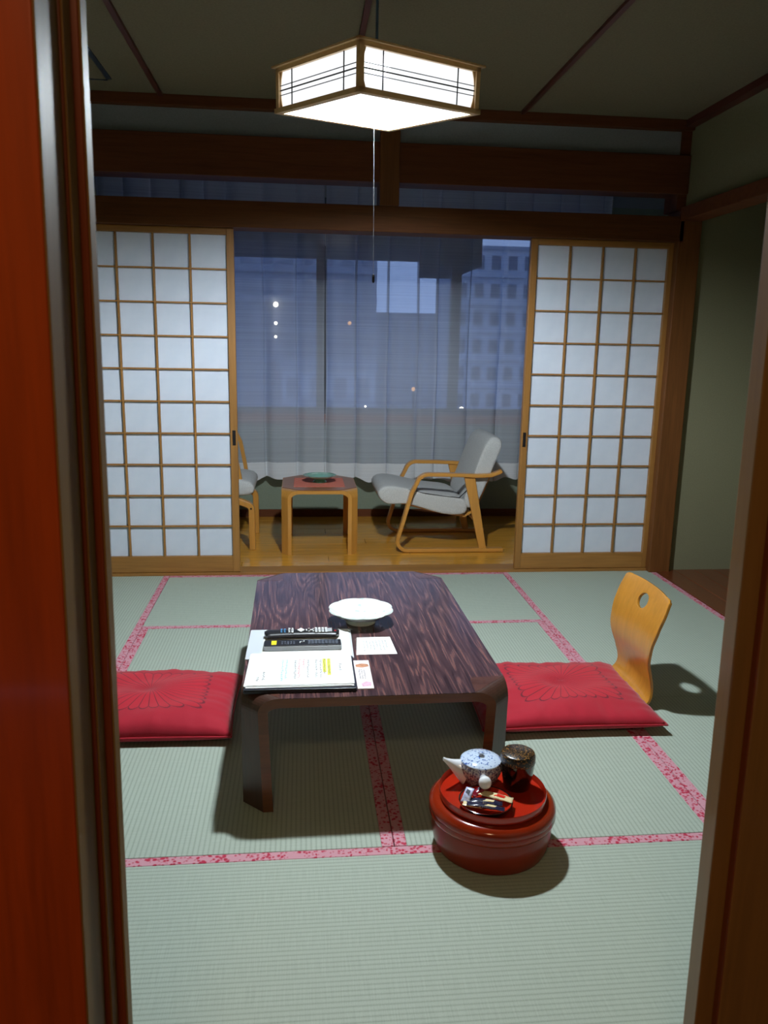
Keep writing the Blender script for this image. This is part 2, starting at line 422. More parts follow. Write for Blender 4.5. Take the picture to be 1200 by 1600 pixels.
mat_piece('far tatami mat on the left in front of the left paper screen', XL, X0, YS, 0, 'y')
mat_piece('near tatami mat at the left behind the doorway jamb', XL, X0, Y4, YS, 'y')
mat_piece('crosswise tatami mat in the foreground, before the red tea box', X0, X2, Y4, Y3, 'x')

# back partition (between room and veranda)
back = struct_root('wall_back', 'timber and plaster partition above and beside the paper screens', 'wall')
B(XL, XR, -.015, .11, 2.225, HC).build('plaster_strip', 'wall_grey', back, label='grey plaster strip above the dark beam')
B(XL, -.50, .0, .1, 0, 2.225).build('side_panel', 'wall', back)
B(-.50, XR, -.045, .1, 2.038, 2.225).build('upper_beam', 'beam', back, bevel=.003)
B(-.50, XR, -.04, .11, 1.803, 1.928).build('lintel', 'lintel', back, bevel=.003)
B(1.085, 1.183, -.055, .11, 1.928, 2.33).build('strut', 'post', back, bevel=.003)
B(-.50, -.44, -.03, .12, 0, HC).build('post', 'post', back, bevel=.003)
B(2.665, 2.785, -.04, .12, 0, 1.96).build('post', 'post', back, bevel=.003, label='corner post beside the alcove')
B(2.64, 2.70, -.03, .12, 1.96, HC).build('post', 'beam', back)
struct('trim_1', B(XL, XR, -.06, 0, 2.342, HC), 'beam', 'dark cornice board under the ceiling of the back wall', 'trim', bevel=.003)
struct('trim_2', B(-.50, 2.67, .0, .125, -.055, .014), 'shoji_x', 'grooved wooden sill under the paper screens', 'sill', bevel=.002)

# shoji screens
def shoji(name, label, x0, px0, px1, x1, pull_x):
    t = struct_root(name, label, 'screen'); zb, zt = .104, 1.772
    y0, y1 = .012, .042
    B(x0, px0, y0, y1, .016, 1.803).build('stile', 'shoji_z', t, bevel=.0015)
    B(px1, x1, y0, y1, .016, 1.803).build('stile', 'shoji_z', t, bevel=.0015)
    B(px0, px1, y0, y1, .016, zb).build('bottom_rail', 'shoji_x', t, bevel=.0015)
    B(px0, px1, y0, y1, zt, 1.803).build('top_rail', 'shoji_x', t, bevel=.0015)
    nc, nr = 4, 10; pw = (px1-px0)/nc; ph = (zt-zb)/nr; k = .0045
    pane = None
    for i in range(1, nc):
        x = px0+i*pw; B(x-k, x+k, y0+.004, y0+.02, zb, zt).build('muntin', 'shoji_z', t)
    for j in range(1, nr):
        z = zb+j*ph; B(px0, px1, y0+.006, y0+.0195, z-k*.85, z+k*.85).build('muntin', 'shoji_x', t)
    for i in range(nc):
        for j in range(nr):
            if pane is None:
                pane = B(0, pw-.001, 0, .0008, 0, ph-.001).build('paper_pane', 'shoji_paper', t); o = pane
            else:
                o = pane.copy(); COL.objects.link(o); o.parent = t
            o.location = (px0+i*pw+.0005, y0+.0205, zb+j*ph+.0005)
    f = B(pull_x-.0085, pull_x+.0085, y0-.0012, y0+.004, .71, .79).build('finger_pull', 'metal', t, bevel=.0008)
    B(pull_x-.005, pull_x+.005, y0-.0018, y0-.0006, .716, .784).build('recess', 'black', f)
shoji('door_1', 'sliding paper screen on the left of the veranda opening', -.44, -.405, .320, .357, .339)
shoji('door_2', 'sliding paper screen on the right of the veranda opening, next to the alcove post', 1.892, 1.927, 2.640, 2.668, 1.909)

# ceiling with panels and battens
ce = struct_root('ceiling', 'papered board ceiling with dark battens', 'ceiling')
bx = [-.9, -.83, .035, .925, 1.79, 2.69]
for a, b in zip(bx[1:], bx[2:]): B(a, b, YF, .0, HC, HC+.02).build('ceiling_panel', 'ceil', ce)
for x in bx[2:5]: B(x-.011, x+.011, YF, -.0, HC-.014, HC+.004).build('batten', 'batten', ce, bevel=.002)
B(-.9, -.83, YF, 0, HC, HC+.02).build('ceiling_panel', 'ceil', ce)
struct('trim_3', B(2.64, 2.70, YF, -.03, HC-.035, HC), 'batten', 'dark cornice under the ceiling along the right wall', 'trim', bevel=.003)
struct('wall_right', B(2.69, 2.76, YF, -.0, 1.97, HC), 'wall', 'olive plaster wall above the alcove beam', 'wall')
struct('trim_4', B(2.66, 2.775, YF, -.04, 1.905, 1.972), 'beam', 'dark beam across the top of the alcove', 'beam', bevel=.003)
# tokonoma recess
tk = struct_root('wall_alcove', 'olive plaster walls of the alcove on the right', 'wall')
B(2.785, XT, .0, .08, 0, 2.1).build('end_panel', 'wall', tk)
B(XT, XT+.08, -2.0, .08, 0, 2.1).build('back_panel', 'wall', tk)
B(XT-.008, XT+.003, -.012, .003, 0, 2.1).build('corner_strip', 'post', tk)
B(2.76, XT+.08, -2.0, 0, 2.1, 2.14).build('alcove_ceiling', 'ceil', tk)
B(2.69, XT+.08, -2.1, -2.0, 0, 2.1).build('end_panel', 'wall', tk)
B(2.69, 2.76, YF, -2.1, 0, 1.905).build('side_panel', 'wall', tk)
al = struct_root('floor_alcove', 'raised dark boards of the alcove floor', 'floor')
for i in range(4):
    a = 2.713+(XT-2.713)*i/4; B(a+.0008, a+(XT-2.713)/4-.0008, -2.0, .0, -.05, .004).build('board', 'toko', al, bevel=.001, seg=1)
struct('wall_left', B(XL-.08, XL, YF-.1, 1.6, 0, HC), 'wall', 'plaster wall on the left, hidden behind the doorway jamb', 'wall')

# ------------------------------------------------------------ veranda
vf = struct_root('floor_veranda', 'glossy yellow board floor of the veranda', 'floor')
ys = [.125 + i*.1375 for i in range(11)]
for i, (a, b) in enumerate(zip(ys, ys[1:])):
    sp_ = [-.98, .35 + .5*((i*37) % 5)/2.0, 3.4]
    for c, d in zip(sp_, sp_[1:]): B(c+.0008, d-.0008, a+.0008, b-.0008, -.03, 0).build('plank', 'plank', vf, bevel=.001, seg=1)
YW = 1.5; ZS, ZH = .72, 2.22
wb = struct_root('wall_veranda', 'grey green wall under and beside the veranda window', 'wall')
B(-.98, 3.4, YW, YW+.12, 0, ZS).build('lower_panel', 'wall_green', wb)
B(-.98, 3.4, YW, YW+.12, ZH, 2.5).build('upper_panel', 'wall_grey', wb)
B(-.98, -.6, YW, YW+.12, ZS, ZH).build('side_panel', 'wall_green', wb)
B(2.8, 3.4, YW, YW+.12, ZS, ZH).build('side_panel', 'wall_green', wb)
struct('wall_veranda_left', B(-1.06, -.98, .11, 1.62, 0, 2.5), 'wall_green', 'end wall of the veranda on the left', 'wall')
struct('wall_veranda_right', B(3.4, 3.48, .11, 1.62, 0, 2.5), 'wall_green', 'end wall of the veranda on the right', 'wall')
struct('ceiling_veranda', B(-1.06, 3.48, .11, 1.62, 2.5, 2.55), 'ceil', 'ceiling of the veranda', 'ceiling')
B(2.785, 3.4, .08, .12, 0, 2.5).build('partition', 'wall_green', wb)
struct('baseboard_veranda', B(-.98, 3.4, YW-.014, YW, 0, .055), 'beam', 'brown skirting board at the foot of the veranda wall', 'baseboard', bevel=.002)
wn = struct_root('window_1', 'wide sliding window of the veranda behind the sheer curtains', 'window')
B(-.6, 2.8, YW-.02, YW+.14, ZS-.03, ZS+.03).build('window_sill', 'smalltop', wn, bevel=.002)
B(-.6, 2.8, YW+.02, YW+.1, ZS+.03, ZS+.075).build('bottom_frame', 'frame_white', wn)
B(-.6, 2.8, YW+.02, YW+.1, ZH-.06, ZH).build('top_frame', 'frame_white', wn)
for x in (-.57, .835, 1.79, 2.77): B(x-.036, x+.036, YW+.03, YW+.085, ZS+.07, ZH-.06).build('mullion', 'frame_white', wn)
for a, b in ((-.53, .80), (.87, 1.755), (1.825, 2.735)): B(a, b, YW+.055, YW+.06, ZS+.07, ZH-.06).build('pane', 'glass', wn)

# sheer curtains
def curtain(label, x0, x1, seed):
    rnd = random.Random(seed); t = thing('sheer_curtain', label, 'curtain', ((x0+x1)/2, 1.36, .30), group='sheer curtains drawn across the veranda window')
    cx = (x0+x1)/2; pts = []
    x = x0; folds = []
    while x < x1: d = rnd.uniform(.13, .24); folds.append((x, d, rnd.uniform(.6, 1.2))); x += d
    for fx, d, a in folds:
        for i in range(14):
            u = i/14; px = fx + d*u + .052*a*math.sin(2*PI*(u*1.0+.5)) * (1 if u > .5 else .35)
            py = .022*a*math.cos(2*PI*u) + .006*math.sin(4*PI*u+fx)
            pts.append((min(px, x1)-cx, py))
    def grid(m, zs, fade):
        rows = []
        for z in zs:
            k = fade(z); rows.append([m.bm.verts.new((p[0]+.004*math.sin(p[0]*9+z*5), p[1]*k+.02*math.sin(p[0]*3)*(1-z/2), z + (.012*math.sin(p[0]*22)+.008*math.sin(p[0]*41+1) if z < .01 else 0))) for p in pts])
        for a, b in zip(rows, rows[1:]):
            for i in range(len(pts)-1): m.bm.faces.new((a[i], a[i+1], b[i+1], b[i]))
        return m
    fade = lambda z: 1.15-.3*z/2
    grid(MB(), [.118, .35, .7, 1.1, 1.5, 1.98], fade).build('fabric', 'curtain', t, smooth=True, angle=3)
    grid(MB(), [0, .03, .08, .12], fade).build('hem', 'hem', t, smooth=True, label='denser white bottom hem', angle=3)
    MB().tube([(x0-cx, 0, 1.985), (x1-cx, 0, 1.985)], .008, 8).build('heading_tape', 'ac', t)
    return t
curtain('left sheer curtain panel behind the small bentwood table', -.62, .852, 3)
curtain('right sheer curtain panel behind the grey armchair', .860, 2.82, 5)
top(B(-.7, 2.9, 1.34, 1.385, 2.31, 2.35).build('curtain_rail', 'frame_white'), 'curtain rail above the veranda window', 'rail')
t = thing('wall_box', 'pale box on the window head, seen through the curtain near its top', 'box', (.93, 1.45, 1.90))
B(-.10, .10, -.04, .045, .0, .12).build('casing', 'ac', t, bevel=.01)
MB().tube([(.10, 0, .10), (.13, -.02, .15), (.15, -.03, .22), (.13, -.03, .42)], .006, 8).build('cable', 'black', t, smooth=True)

# ------------------------------------------------------------ doorway (foreground)
def vboard(name, x0, x1, y0, y1, mat, parent, lean, bevel=.002):
    """upright board between y0 and y1; x0 and x1 at 1 m height, leaning by lean metres per metre"""
    m = B(x0, x1, y0, y1, -.055, 2.35)
    for v in m.bm.verts: v.co.x += lean*(v.co.z-1.0)
    return m.build(name, mat, parent, bevel=bevel, seg=3)
def edged(name, x1, y0, y1, mat, parent, lean):
    o = vboard(name, x1-.09, x1-.002, y0, y1, mat, parent, lean)
    vboard('edge_strip', x1-.002, x1, y0+.0006, y1, 'lamplit_edge', parent, lean, .0008)  # thin skin coloured as the board's lamp-lit side
dl = struct_root('trim_5', 'stepped varnished jamb at the left of the doorway', 'jamb')
edged('jamb_board', .4985, -3.42, -3.398, 'dark_red', dl, .008)
edged('groove_board', .489, -3.446, -3.421, 'dark_red', dl, .010)
B(.22, .42, -3.39, -3.36, 0, 2.3).build('jamb_core', 'olive_jamb', dl)
d3 = struct_root('door_3', 'reddish varnished sliding door slid aside at the left edge', 'door')
vboard('door_panel', -.25, .4815, -3.511, -3.45, 'red_wood', d3, .013)
vboard('edge_strip', .4815, .4835, -3.5104, -3.448, 'lamplit_edge', d3, .013, .0008)  # lamp light on the door's side face, put into the strip's colour
dr = struct_root('trim_6', 'varnished jamb at the right of the doorway', 'jamb')
vboard('jamb_board', 1.213, 1.30, -3.375, -3.345, 'olive_jamb', dr, -.010)
vboard('edge_strip', 1.2355, 1.237, -3.3875, -3.376, 'dark_red', dr, -.010, .0004)
vboard('jamb_face', 1.237, 1.75, -3.388, -3.376, 'olive_jamb', dr, -.010)
wf = struct_root('wall_front', 'plaster wall around the doorway, mostly out of view', 'wall')
B(XL, .20, -3.44, YF, 0, HC).build('side_panel', 'wall', wf)
B(1.32, XT+.08, -3.373, YF, 0, HC).build('side_panel', 'wall', wf)
B(.20, 1.32, -3.37, YF, 2.3, HC).build('door_head', 'beam', wf)
en = struct_root('wall_entry', 'plaster walls of the entry hall behind the camera', 'wall')
B(-.75, -.67, -5.6, -3.52, 0, HC).build('side_panel', 'wall', en)
B(1.95, 2.03, -5.6, -3.40, 0, HC).build('side_panel', 'wall', en)
B(-.75, 2.03, -5.68, -5.6, 0, HC).build('end_panel', 'wall', en)
struct('floor_entry', B(-.75, 2.03, -5.68, YF, -.14, -.058), 'entry_floor', 'wooden floor of the entry hall', 'floor')
struct('ceiling_entry', B(-.75, 2.03, -5.68, YF, HC, HC+.02), 'ceil', 'ceiling of the entry hall', 'ceiling')

# ------------------------------------------------------------ pendant lamp
t = thing('pendant_lamp', 'square wooden pendant lamp with glowing paper sides above the low table', 'lamp',
          LAMP, rot=(LAMP_TILT, 0, 0))
lr = D.objects.new('lamp_body', None)
h = LAMP_S/2; LH = LAMP_H; RZ = Matrix.Rotation(LAMP_TH, 4, 'Z')
# world sizes: corners at +-h in the rotated frame
def lb(mb): return mb.xf(RZ)
q = .009
for k in range(4):
    Rk = RZ @ Matrix.Rotation(k*PI/2, 4, 'Z')
    B(-h, h, h-.016, h, LH-.012, LH).xf(Rk).build('top_rail', 'lampwood', t, bevel=.001)
    B(-h-.010, h+.010, h-.012, h+.010, LH, LH+.006).xf(Rk).build('top_lip', 'lampwood', t, bevel=.001)
    B(-h-.004, h+.004, h-.018, h+.004, -.004, .010).xf(Rk).build('bottom_rail', 'lampwood', t, bevel=.001)
    B(h-.016, h, h-.016, h, 0, LH).xf(Rk).build('corner_post', 'lampwood', t, bevel=.001)
    p = B(-h+.016, h-.016, h-.012, h-.010, .010, LH-.012).xf(Rk).build('paper_side', 'lamp_paper', t)
    for x in (-h*.62, h*.62): B(x-.0012, x+.0012, h-.0085, h-.0055, .010, LH-.012).xf(Rk).build('lattice_bar', 'metal', p)
    for z, kk in ((.045, .0008), (.058, .0016), (.071, .0008)): B(-h+.016, h-.016, h-.009, h-.006, z-kk, z+kk).xf(Rk).build('lattice_bar', 'metal', p)
    for sgn in (-1, 1):      # curved inner shadow line of the corner brackets
        m = MB(); xs_ = h-.016
        pts = [(sgn*xs_, .010), (sgn*xs_, LH-.012)] + [(sgn*(xs_-.010*(abs(u)**2)), LH/2 + u*(LH/2-.012)) for u in (1, .6, .2, -.2, -.6, -1)]
        m.side_prism(pts, h-.0098, h-.007); m.xf(Rk).build('corner_bracket', 'lampwood', t)
B(-h+.016, h-.016, -h+.016, h-.016, -.004, -.001).xf(RZ).build('diffuser', 'diffuser', t, bevel=.001)
Ti = Matrix.Rotation(LAMP_TILT, 4, 'X').inverted()
def drop(z): v = Ti @ Vector((0, 0, z)); return v
MB().tube([drop(LH+.0), drop(HC-LAMP.z)], .0042, 8).build('cord', 'cord_blue', t, smooth=True)
B(-h+.016, h-.016, -h+.016, h-.016, LH-.020, LH-.013).xf(RZ).build('ceiling_light_block', 'porcelain', t)  # unseen opaque plate added to keep the bulb's light off the ceiling
B(-.09, .09, -.006, .006, LH-.012, LH).xf(RZ).build('hanger_bar', 'metal', t)
MB().tube([Vector((-.005, 0, -.003)), drop(-.47)], .0007, 6).build('pull_cord', 'cord_white', t, smooth=True)
kz = drop(-.47)
MB().lathe([(0, 0), (.0022, .001), (.004, .005), (.0044, .022), (.003, .026), (0, .027)], 12).xf(Matrix.Translation(kz - Vector((0, 0, .024)))).build('pull_knob', 'black', t, smooth=True, label='small black pull cord knob')
t = thing('ceiling_vent', 'thin blue grey ceiling hatch rim at the upper left', 'vent', (-.147, -.226, HC-.004))
for a in ((-.5, -.022, -.004, .0), (-.5, .0, -.62, -.60)): B(a[0], a[1], a[2], a[3], 0, .004).build('frame_bar', 'navy_trim', t)
for a in ((-.022, .0), (-.5, -.478)): B(a[0], a[1], -.6, -.02, 0, .004).build('frame_bar', 'navy_trim', t)

# ------------------------------------------------------------ bent leg tables
def bent_table(t, W, L, H, T, c, R, wtop, wfoot, lean, mt, mleg, mpatch, zlab=None):
    a, b = W/2, L/2
    pts = [(-a+c, -b), (a-c, -b), (a, -b+c), (a, b-c), (a-c, b), (-a+c, b), (-a, b-c), (-a, -b+c)]
    MB().prism(pts, H-T, H-.002).build('tabletop', 'rose_edge' if mpatch else mt, t)
    if mpatch: MB().prism(pts, H-.002, H).build('top_veneer', mt, t)
    for sx in (1, -1):
        for sy in (1, -1):
            P = Vector((sx*(a-c/2), sy*(b-c/2), 0)); d = Vector((sx, sy, 0)).normalized(); e = Vector((-sy*1.0, sx*1.0, 0)).normalized()
            path = []   # s, z of outer surface with normal
            N = 9
            for i in range(N+1):
                th = PI/2*i/N; path.append((R*math.sin(th), H-R+R*math.cos(th), math.sin(th), math.cos(th)))
            for u in (.25, .5, .75, 1): path.append((R-lean*u, (H-R)*(1-u), 1, 0))
            rings = []; n = len(path)
            for i, (s_, z, ns, nz) in enumerate(path):
                w = c*math.sqrt(2) - 2*s_; tt = T*math.sqrt(2)*(1-.3*ns)
                o_ = P + d*s_ + Vector((0, 0, z)); dz = Vector((0, 0, -nz*T))
                ix = Vector((-sx*tt*ns, 0, 0)); iy = Vector((0, -sy*tt*ns, 0))
                ip, im = (ix, iy) if sx == sy else (iy, ix)     # +e end lies on the table's end plane or side plane
                rings.append([o_ + e*w/2, o_ - e*w/2, o_ - e*w/2 + dz + im, o_ + e*w/2 + dz + ip])
            leg = MB().loft(rings).build('leg', mleg, t)
            if mpatch:
                leg.data.materials.append(M['rose_edge'])
                for p in leg.data.polygons:
                    if max(abs(p.normal.x), abs(p.normal.y)) > .96: p.material_index = 1
            if mpatch:
                k = .006; hh = c*math.sqrt(2)/2*.98; q0 = P - d*0.0005
                tri = [q0 + e*hh, q0 - e*hh, q0 - d*hh*.82 - e*hh*.10, q0 - d*hh*.82 + e*hh*.10]
                m = MB(); lo = [m.bm.verts.new(v + Vector((0, 0, H-.001))) for v in tri]; hi = [m.bm.verts.new(v + Vector((0, 0, H+.0004))) for v in tri]
                m.bm.faces.new(hi); m.bm.faces.new(lo[::-1])
                for i in range(4): m.bm.faces.new((lo[i], lo[(i+1) % 4], hi[(i+1) % 4], hi[i]))
                m.build('corner_inlay', mpatch, leg)
TC = (.893, -1.68)
t = thing('low_table', 'low rosewood table with bent legs standing in the middle of the tatami', 'table', (TC[0], TC[1], .0008), .012)
bent_table(t, .735, 1.17, .33, .027, .105, .042, .13, .085, .008, 'rosewood', 'rose_leg', 'rose_patch')
t2 = thing('side_table', 'small bentwood table with red placemat on the veranda', 'table', (.80, .69, 0), 0)
bent_table(t2, .455, .56, .393, .022, .108, .05, .07, .06, .0, 'bentwood', 'bentwood_z', None)
MB().prism([(-.118, -.277), (.118, -.277), (.224, -.171), (.224, .171), (.118, .277), (-.118, .277), (-.224, .171), (-.224, -.171)], .393, .395).build('top_veneer', 'smalltop', t2)
B(-.155, .155, -.17, .16, .3950, .3965).build('placemat', 'placemat', loc=(.80, .69, 0))
top(D.objects['placemat'], 'red checked placemat on the small veranda table', 'placemat')
t = thing('footed_dish', 'shallow green footed dish on the red placemat', 'dish', (.805, .69, .3966))
MB().lathe([(0, .0), (.042, 0), (.045, .004), (.036, .012), (.034, .018), (.06, .026), (.10, .042), (.104, .046), (.10, .047), (.06, .032), (0, .026)], 40).build('bowl', 'green_dish', t, smooth=True)

# ------------------------------------------------------------ things on the low table
H = .33
t = thing('serving_dish', 'white scalloped footed dish on the low table', 'dish', (.892, -1.69, H))
wob = lambda a, r: 1 + (.055*abs(math.sin(a*4))**.7 - .035 if r > .06 else 0)
MB().lathe([(0, .002), (.045, .002), (.047, 0), (.05, .003), (.046, .016), (.055, .021), (.085, .030), (.106, .046), (.1085, .0475), (.107, .0495), (.086, .036), (.058, .027), (.03, .025), (0, .025)], 64, wob=wob).build('bowl', 'dish_glaze', t, smooth=True)

def rbox(w, d, z0, z1, r=.006):
    pts = []
    for cx, cy, a0 in ((w/2-r, d/2-r, 0), (-w/2+r, d/2-r, 90), (-w/2+r, -d/2+r, 180), (w/2-r, -d/2+r, 270)):
        for k in range(5): a = math.radians(a0+22.5*k); pts.append((cx+r*math.cos(a), cy+r*math.sin(a)))
    return MB().prism(pts, z0, z1)
def glyphs(m, x, y0, y1, size, rnd, z=0.0):
    """a column of tiny handwriting-like strokes running from far (y1) to near (y0)"""
    y = y1; size *= 1.2
    while y > y0:
        for _ in range(3):
            if rnd.random() < .5: w_, h_ = size*.8, size*.14
            else: w_, h_ = size*.14, size*.8
            ox = rnd.uniform(-.3, .3)*size; oy = rnd.uniform(-.3, .3)*size
            m.box(x+ox-w_/2, x+ox+w_/2, y-size/2+oy-h_/2, y-size/2+oy+h_/2, z, z+.0002)
        y -= size*1.35
rnd = random.Random(4)
t = thing('plastic_folder', 'clear plastic folder of papers under the two remote controls', 'folder', (.690, -1.880, H), -.01)
rbox(.322, .245, 0, .003, .004).build('cover', 'paper2', t)
rbox(.27, .235, .003, .0045, .002).build('sheet', 'paper', t, loc=(.02, 0, 0))
# binder with pages
t = thing('ring_binder', 'open navy binder with handwritten white pages at the near edge of the table', 'binder', (.692, -2.118, H), -.010)
rbox(.305, .235, 0, .007, .004).build('cover', 'binder', t, bevel=.001)
rbox(.300, .228, .0075, .012, .003).build('cover', 'binder', t, loc=(.0, -.004, 0), bevel=.001)
for k, (dx, dy, a) in enumerate(((.0, .006, .01), (-.003, .01, -.012), (.002, .014, .006))):
    rbox(.292, .226, 0, .0012, .002).build('page', 'paper', t, loc=(dx-.002, dy, .0122+.0016*k), rot=(0, 0, a))
pz = .0122+.0032+.0012
m = MB(); X = lambda c: -.146+.292*(c-85)/810
for c in (345, 375): glyphs(m, X(c), -.075 if c == 345 else -.055, .075, .0055, rnd, pz)
m.build('handwriting', 'ink_cyan', t, kind='stuff', label='pale cyan handwritten columns')
m = MB()
for c in (475, 510): glyphs(m, X(c), -.055 if c == 475 else .015, .075, .0055, rnd, pz)
m.build('handwriting', 'ink_red', t, kind='stuff', label='red handwritten columns')
m = MB()
for c, y0 in ((445, -.06), (545, -.05), (610, -.05), (645, -.05)): glyphs(m, X(c), y0, .07, .0055, rnd, pz)
glyphs(m, X(205), -.065, -.01, .006, rnd, pz); glyphs(m, X(165), -.07, -.045, .006, rnd, pz)
glyphs(m, X(795), -.01, .04, .008, rnd, pz)
for c in (675, 710): glyphs(m, X(c), -.03, .075, .0055, rnd, pz+.0002)
m.build('handwriting', 'ink', t, kind='stuff', label='grey handwritten columns')
m = MB()
for c, y0 in ((675, -.02), (710, -.04)): m.box(X(c)-.005, X(c)+.005, y0, .078, pz, pz+.0001)
m.build('highlight', 'hilite', t, label='yellow highlighter marks')
# notice card
t = thing('notice_card', 'small white printed card lying right of the remotes', 'card', (.921, -1.908, H), .0)
MB().prism([(-.063, -.072), (.062, -.070), (.054, .074), (-.052, .072)], 0, .0012).build('card_sheet', 'paper', t)
m = MB()
for i in range(8): glyphs(m, .036-.010*i, -.04 if i % 3 else -.02, .045, .0042, rnd, .0012)
m.build('print', 'ink', t, kind='stuff')
# leaflet
t = thing('leaflet', 'pale pink leaflet half hidden under the right side of the binder', 'leaflet', (.868, -2.125, H), 0)
rbox(.045, .196, 0, .003, .002).build('cover', 'leaflet', t)
MB().prism([(-.018, .05), (.0, .045), (.02, .052), (.018, .068), (.0, .074), (-.018, .066)], .003, .0032).build('picture', 'skin', t)
MB().prism([(-.008, -.085), (.016, -.082), (.018, -.06), (.004, -.052), (-.01, -.066)], .003, .0032).build('picture', 'pink', t)
m = MB()
for i in range(3): glyphs(m, .004-.007*i, -.03, .03, .004, rnd, .003)
m.build('print', 'ink', t, kind='stuff')
# remotes
t = thing('remote_control', 'rounded black remote control with white buttons, the farther of the two', 'remote control', (.695, -1.826, H+.0046), .012)
pr = []
for i in range(25):
    u = -1+2*i/24; w_ = .0290*(1-.12*(1-u*u)) * (1 if abs(u) < .93 else math.sqrt(max(.05, 1-((abs(u)-.93)/.075)**2))); zz = .021-.003*u*u
    pr.append([(u*.118, math.cos(a)*w_, .0105+math.sin(a)*zz/2*(1.0 if math.sin(a) > 0 else .95)) for a in [2*PI*k/16 for k in range(16)]])
MB().loft(pr).build('body', 'black', t, smooth=True)
def buttons(lst, z, mat, parent, name='buttons', hh=.0016, lab=None):
    m = MB()
    for x, y, w_, d_ in lst: m.box(x-w_/2, x+w_/2, y-d_/2, y+d_/2, z-.001, z+hh)
    return m.build(name, mat, parent, kind='stuff' if len(lst) > 2 else None, label=lab)
L1 = [(-.04+.010*i, -.016+.0105*j, .0065, .0062) for i in range(2) for j in range(4)]
L1 += [(.045+.0105*i, -.016+.0105*j, .0078, .0068) for i in range(4) for j in range(4)]
L1 += [(.022, -.012, .005, .005), (.022, .012, .005, .005), (.030, 0, .008, .008), (.014, 0, .004, .014), (.036, .010, .004, .006), (.036, -.010, .004, .006)]
buttons(L1, .021, 'white_btn', t)
buttons([(-.064+.010*i, -.012+.011*j, .006, .006) for i in range(2) for j in range(3)], .0205, 'blue_btn', t)
buttons([(.088, 0, .014, .03)], .0195, 'silver', t, 'label_plate')
buttons([(.105, -.008, .006, .006)], .019, 'red_btn', t, 'power_button', .002)
m = MB(); m.prism([(-.015, 0), (-.003, -.018), (.009, 0), (-.003, .018)], .021, .0228).build('direction_pad', 'white_btn', t)
t = thing('remote_control', 'flat silver edged black remote control with yellow sticker, nearer to the binder', 'remote control', (.697, -1.920, H+.0046), .0)
rbox(.238, .052, 0, .014, .006).build('body', 'silver', t, bevel=.002)
rbox(.234, .048, .014, .0165, .005).build('faceplate', 'black', t, bevel=.001)
buttons([(-.087, 0, .016, .034)], .0165, 'yellow', t, 'sticker', .0006)
buttons([(.02+.0105*i, -.012+.008*j, .008, .0055) for i in range(9) for j in range(4)], .0165, 'grey_btn', t)
buttons([(-.062+.009*i, -.012+.009*j, .005, .005) for i in range(5) for j in range(3)], .0165, 'grey_btn', t)
buttons([(-.052, -.012, .004, .004), (-.004, .004, .010, .003), (-.008, -.002, .003, .010), (.004, .008, .003, .008)], .0165, 'white_btn', t)

# ------------------------------------------------------------ cushions
def zabuton(label, cx, cy, W, L, hgt, rz, medal, seed, dz=0):
    t = thing('floor_cushion', label, 'cushion', (cx, cy, dz), rz, group='red square floor cushions at the low table')
    mt = zabuton_mat(medal[0]-cx, medal[1]-cy, medal[2], medal[3], 'zabuton_' + str(seed))
    n = 44; rr = random.Random(seed); ph = [rr.uniform(0, 6) for _ in range(8)]
    def P(i, j, side):
        u, v = -1+2*i/n, -1+2*j/n
        su = u*(1-.05*(1-v*v)**1.0*0 + .0) ; f = 1-.045*(1-v*v)*0
        x = u*W/2*(1-.035*(1-v**2)+.0); y = v*L/2*(1-.04*(1-u**2))
        x = u*W/2*(1-.035*(1-min(1, v*v))); 
        e = max(0, (1-abs(u)**3.2))*max(0, (1-abs(v)**3.2)); p = e**.42
        wr = 1.5*(.0015*math.sin(u*9+v*3+ph[0])*abs(v)**2 + .0014*math.sin(u*21+ph[1])*abs(v)**3 + .0014*math.sin(v*17+ph[2])*abs(u)**3 + .002*math.sin(u*5-v*7+ph[3]) + .0022*math.sin(u*37+ph[4])*abs(v)**5 + .002*math.sin(v*33+ph[5])*abs(u)**5)
        seam = .028
        dim = -.012*math.exp(-(u*u+v*v)/.02)
        if side > 0: z = seam + (hgt-seam)*p + (wr*p*1.6 + dim)*min(1, p*2)
        else: z = seam - (seam-.001)*min(1, (e**.30)*1.15)
        return (x, y, z)
    m = MB(); T_ = [[m.bm.verts.new(P(i, j, 1)) for j in range(n+1)] for i in range(n+1)]
    Bt = [[T_[i][j] if i in (0, n) or j in (0, n) else m.bm.verts.new(P(i, j, -1)) for j in range(n+1)] for i in range(n+1)]
    for i in range(n):
        for j in range(n):
            m.bm.faces.new((T_[i][j], T_[i+1][j], T_[i+1][j+1], T_[i][j+1]))
            m.bm.faces.new((Bt[i][j], Bt[i][j+1], Bt[i+1][j+1], Bt[i+1][j]))
    edge = [P(i, 0, 1) for i in range(n+1)] + [P(n, j, 1) for j in range(1, n+1)] + [P(i, n, 1) for i in range(n-1, -1, -1)] + [P(0, j, 1) for j in range(n-1, 0, -1)]
    m.build('cover', mt, t, smooth=True, angle=3)
    MB().tube(edge + [edge[0]], .0032, 6).build('piping', mt, t, smooth=True, angle=3)
    return t
zabuton('red floor cushion right of the table, under the legless wooden chair back', 1.585, -1.668, .62, .50, .082, .0, (1.615, -1.655, .175, .15), 11, .008)
zabuton('red floor cushion on the left side of the table, cut by the doorway jamb', .165, -1.655, .62, .47, .095, -.01, (.185, -1.655, .19, .14), 12, .001)

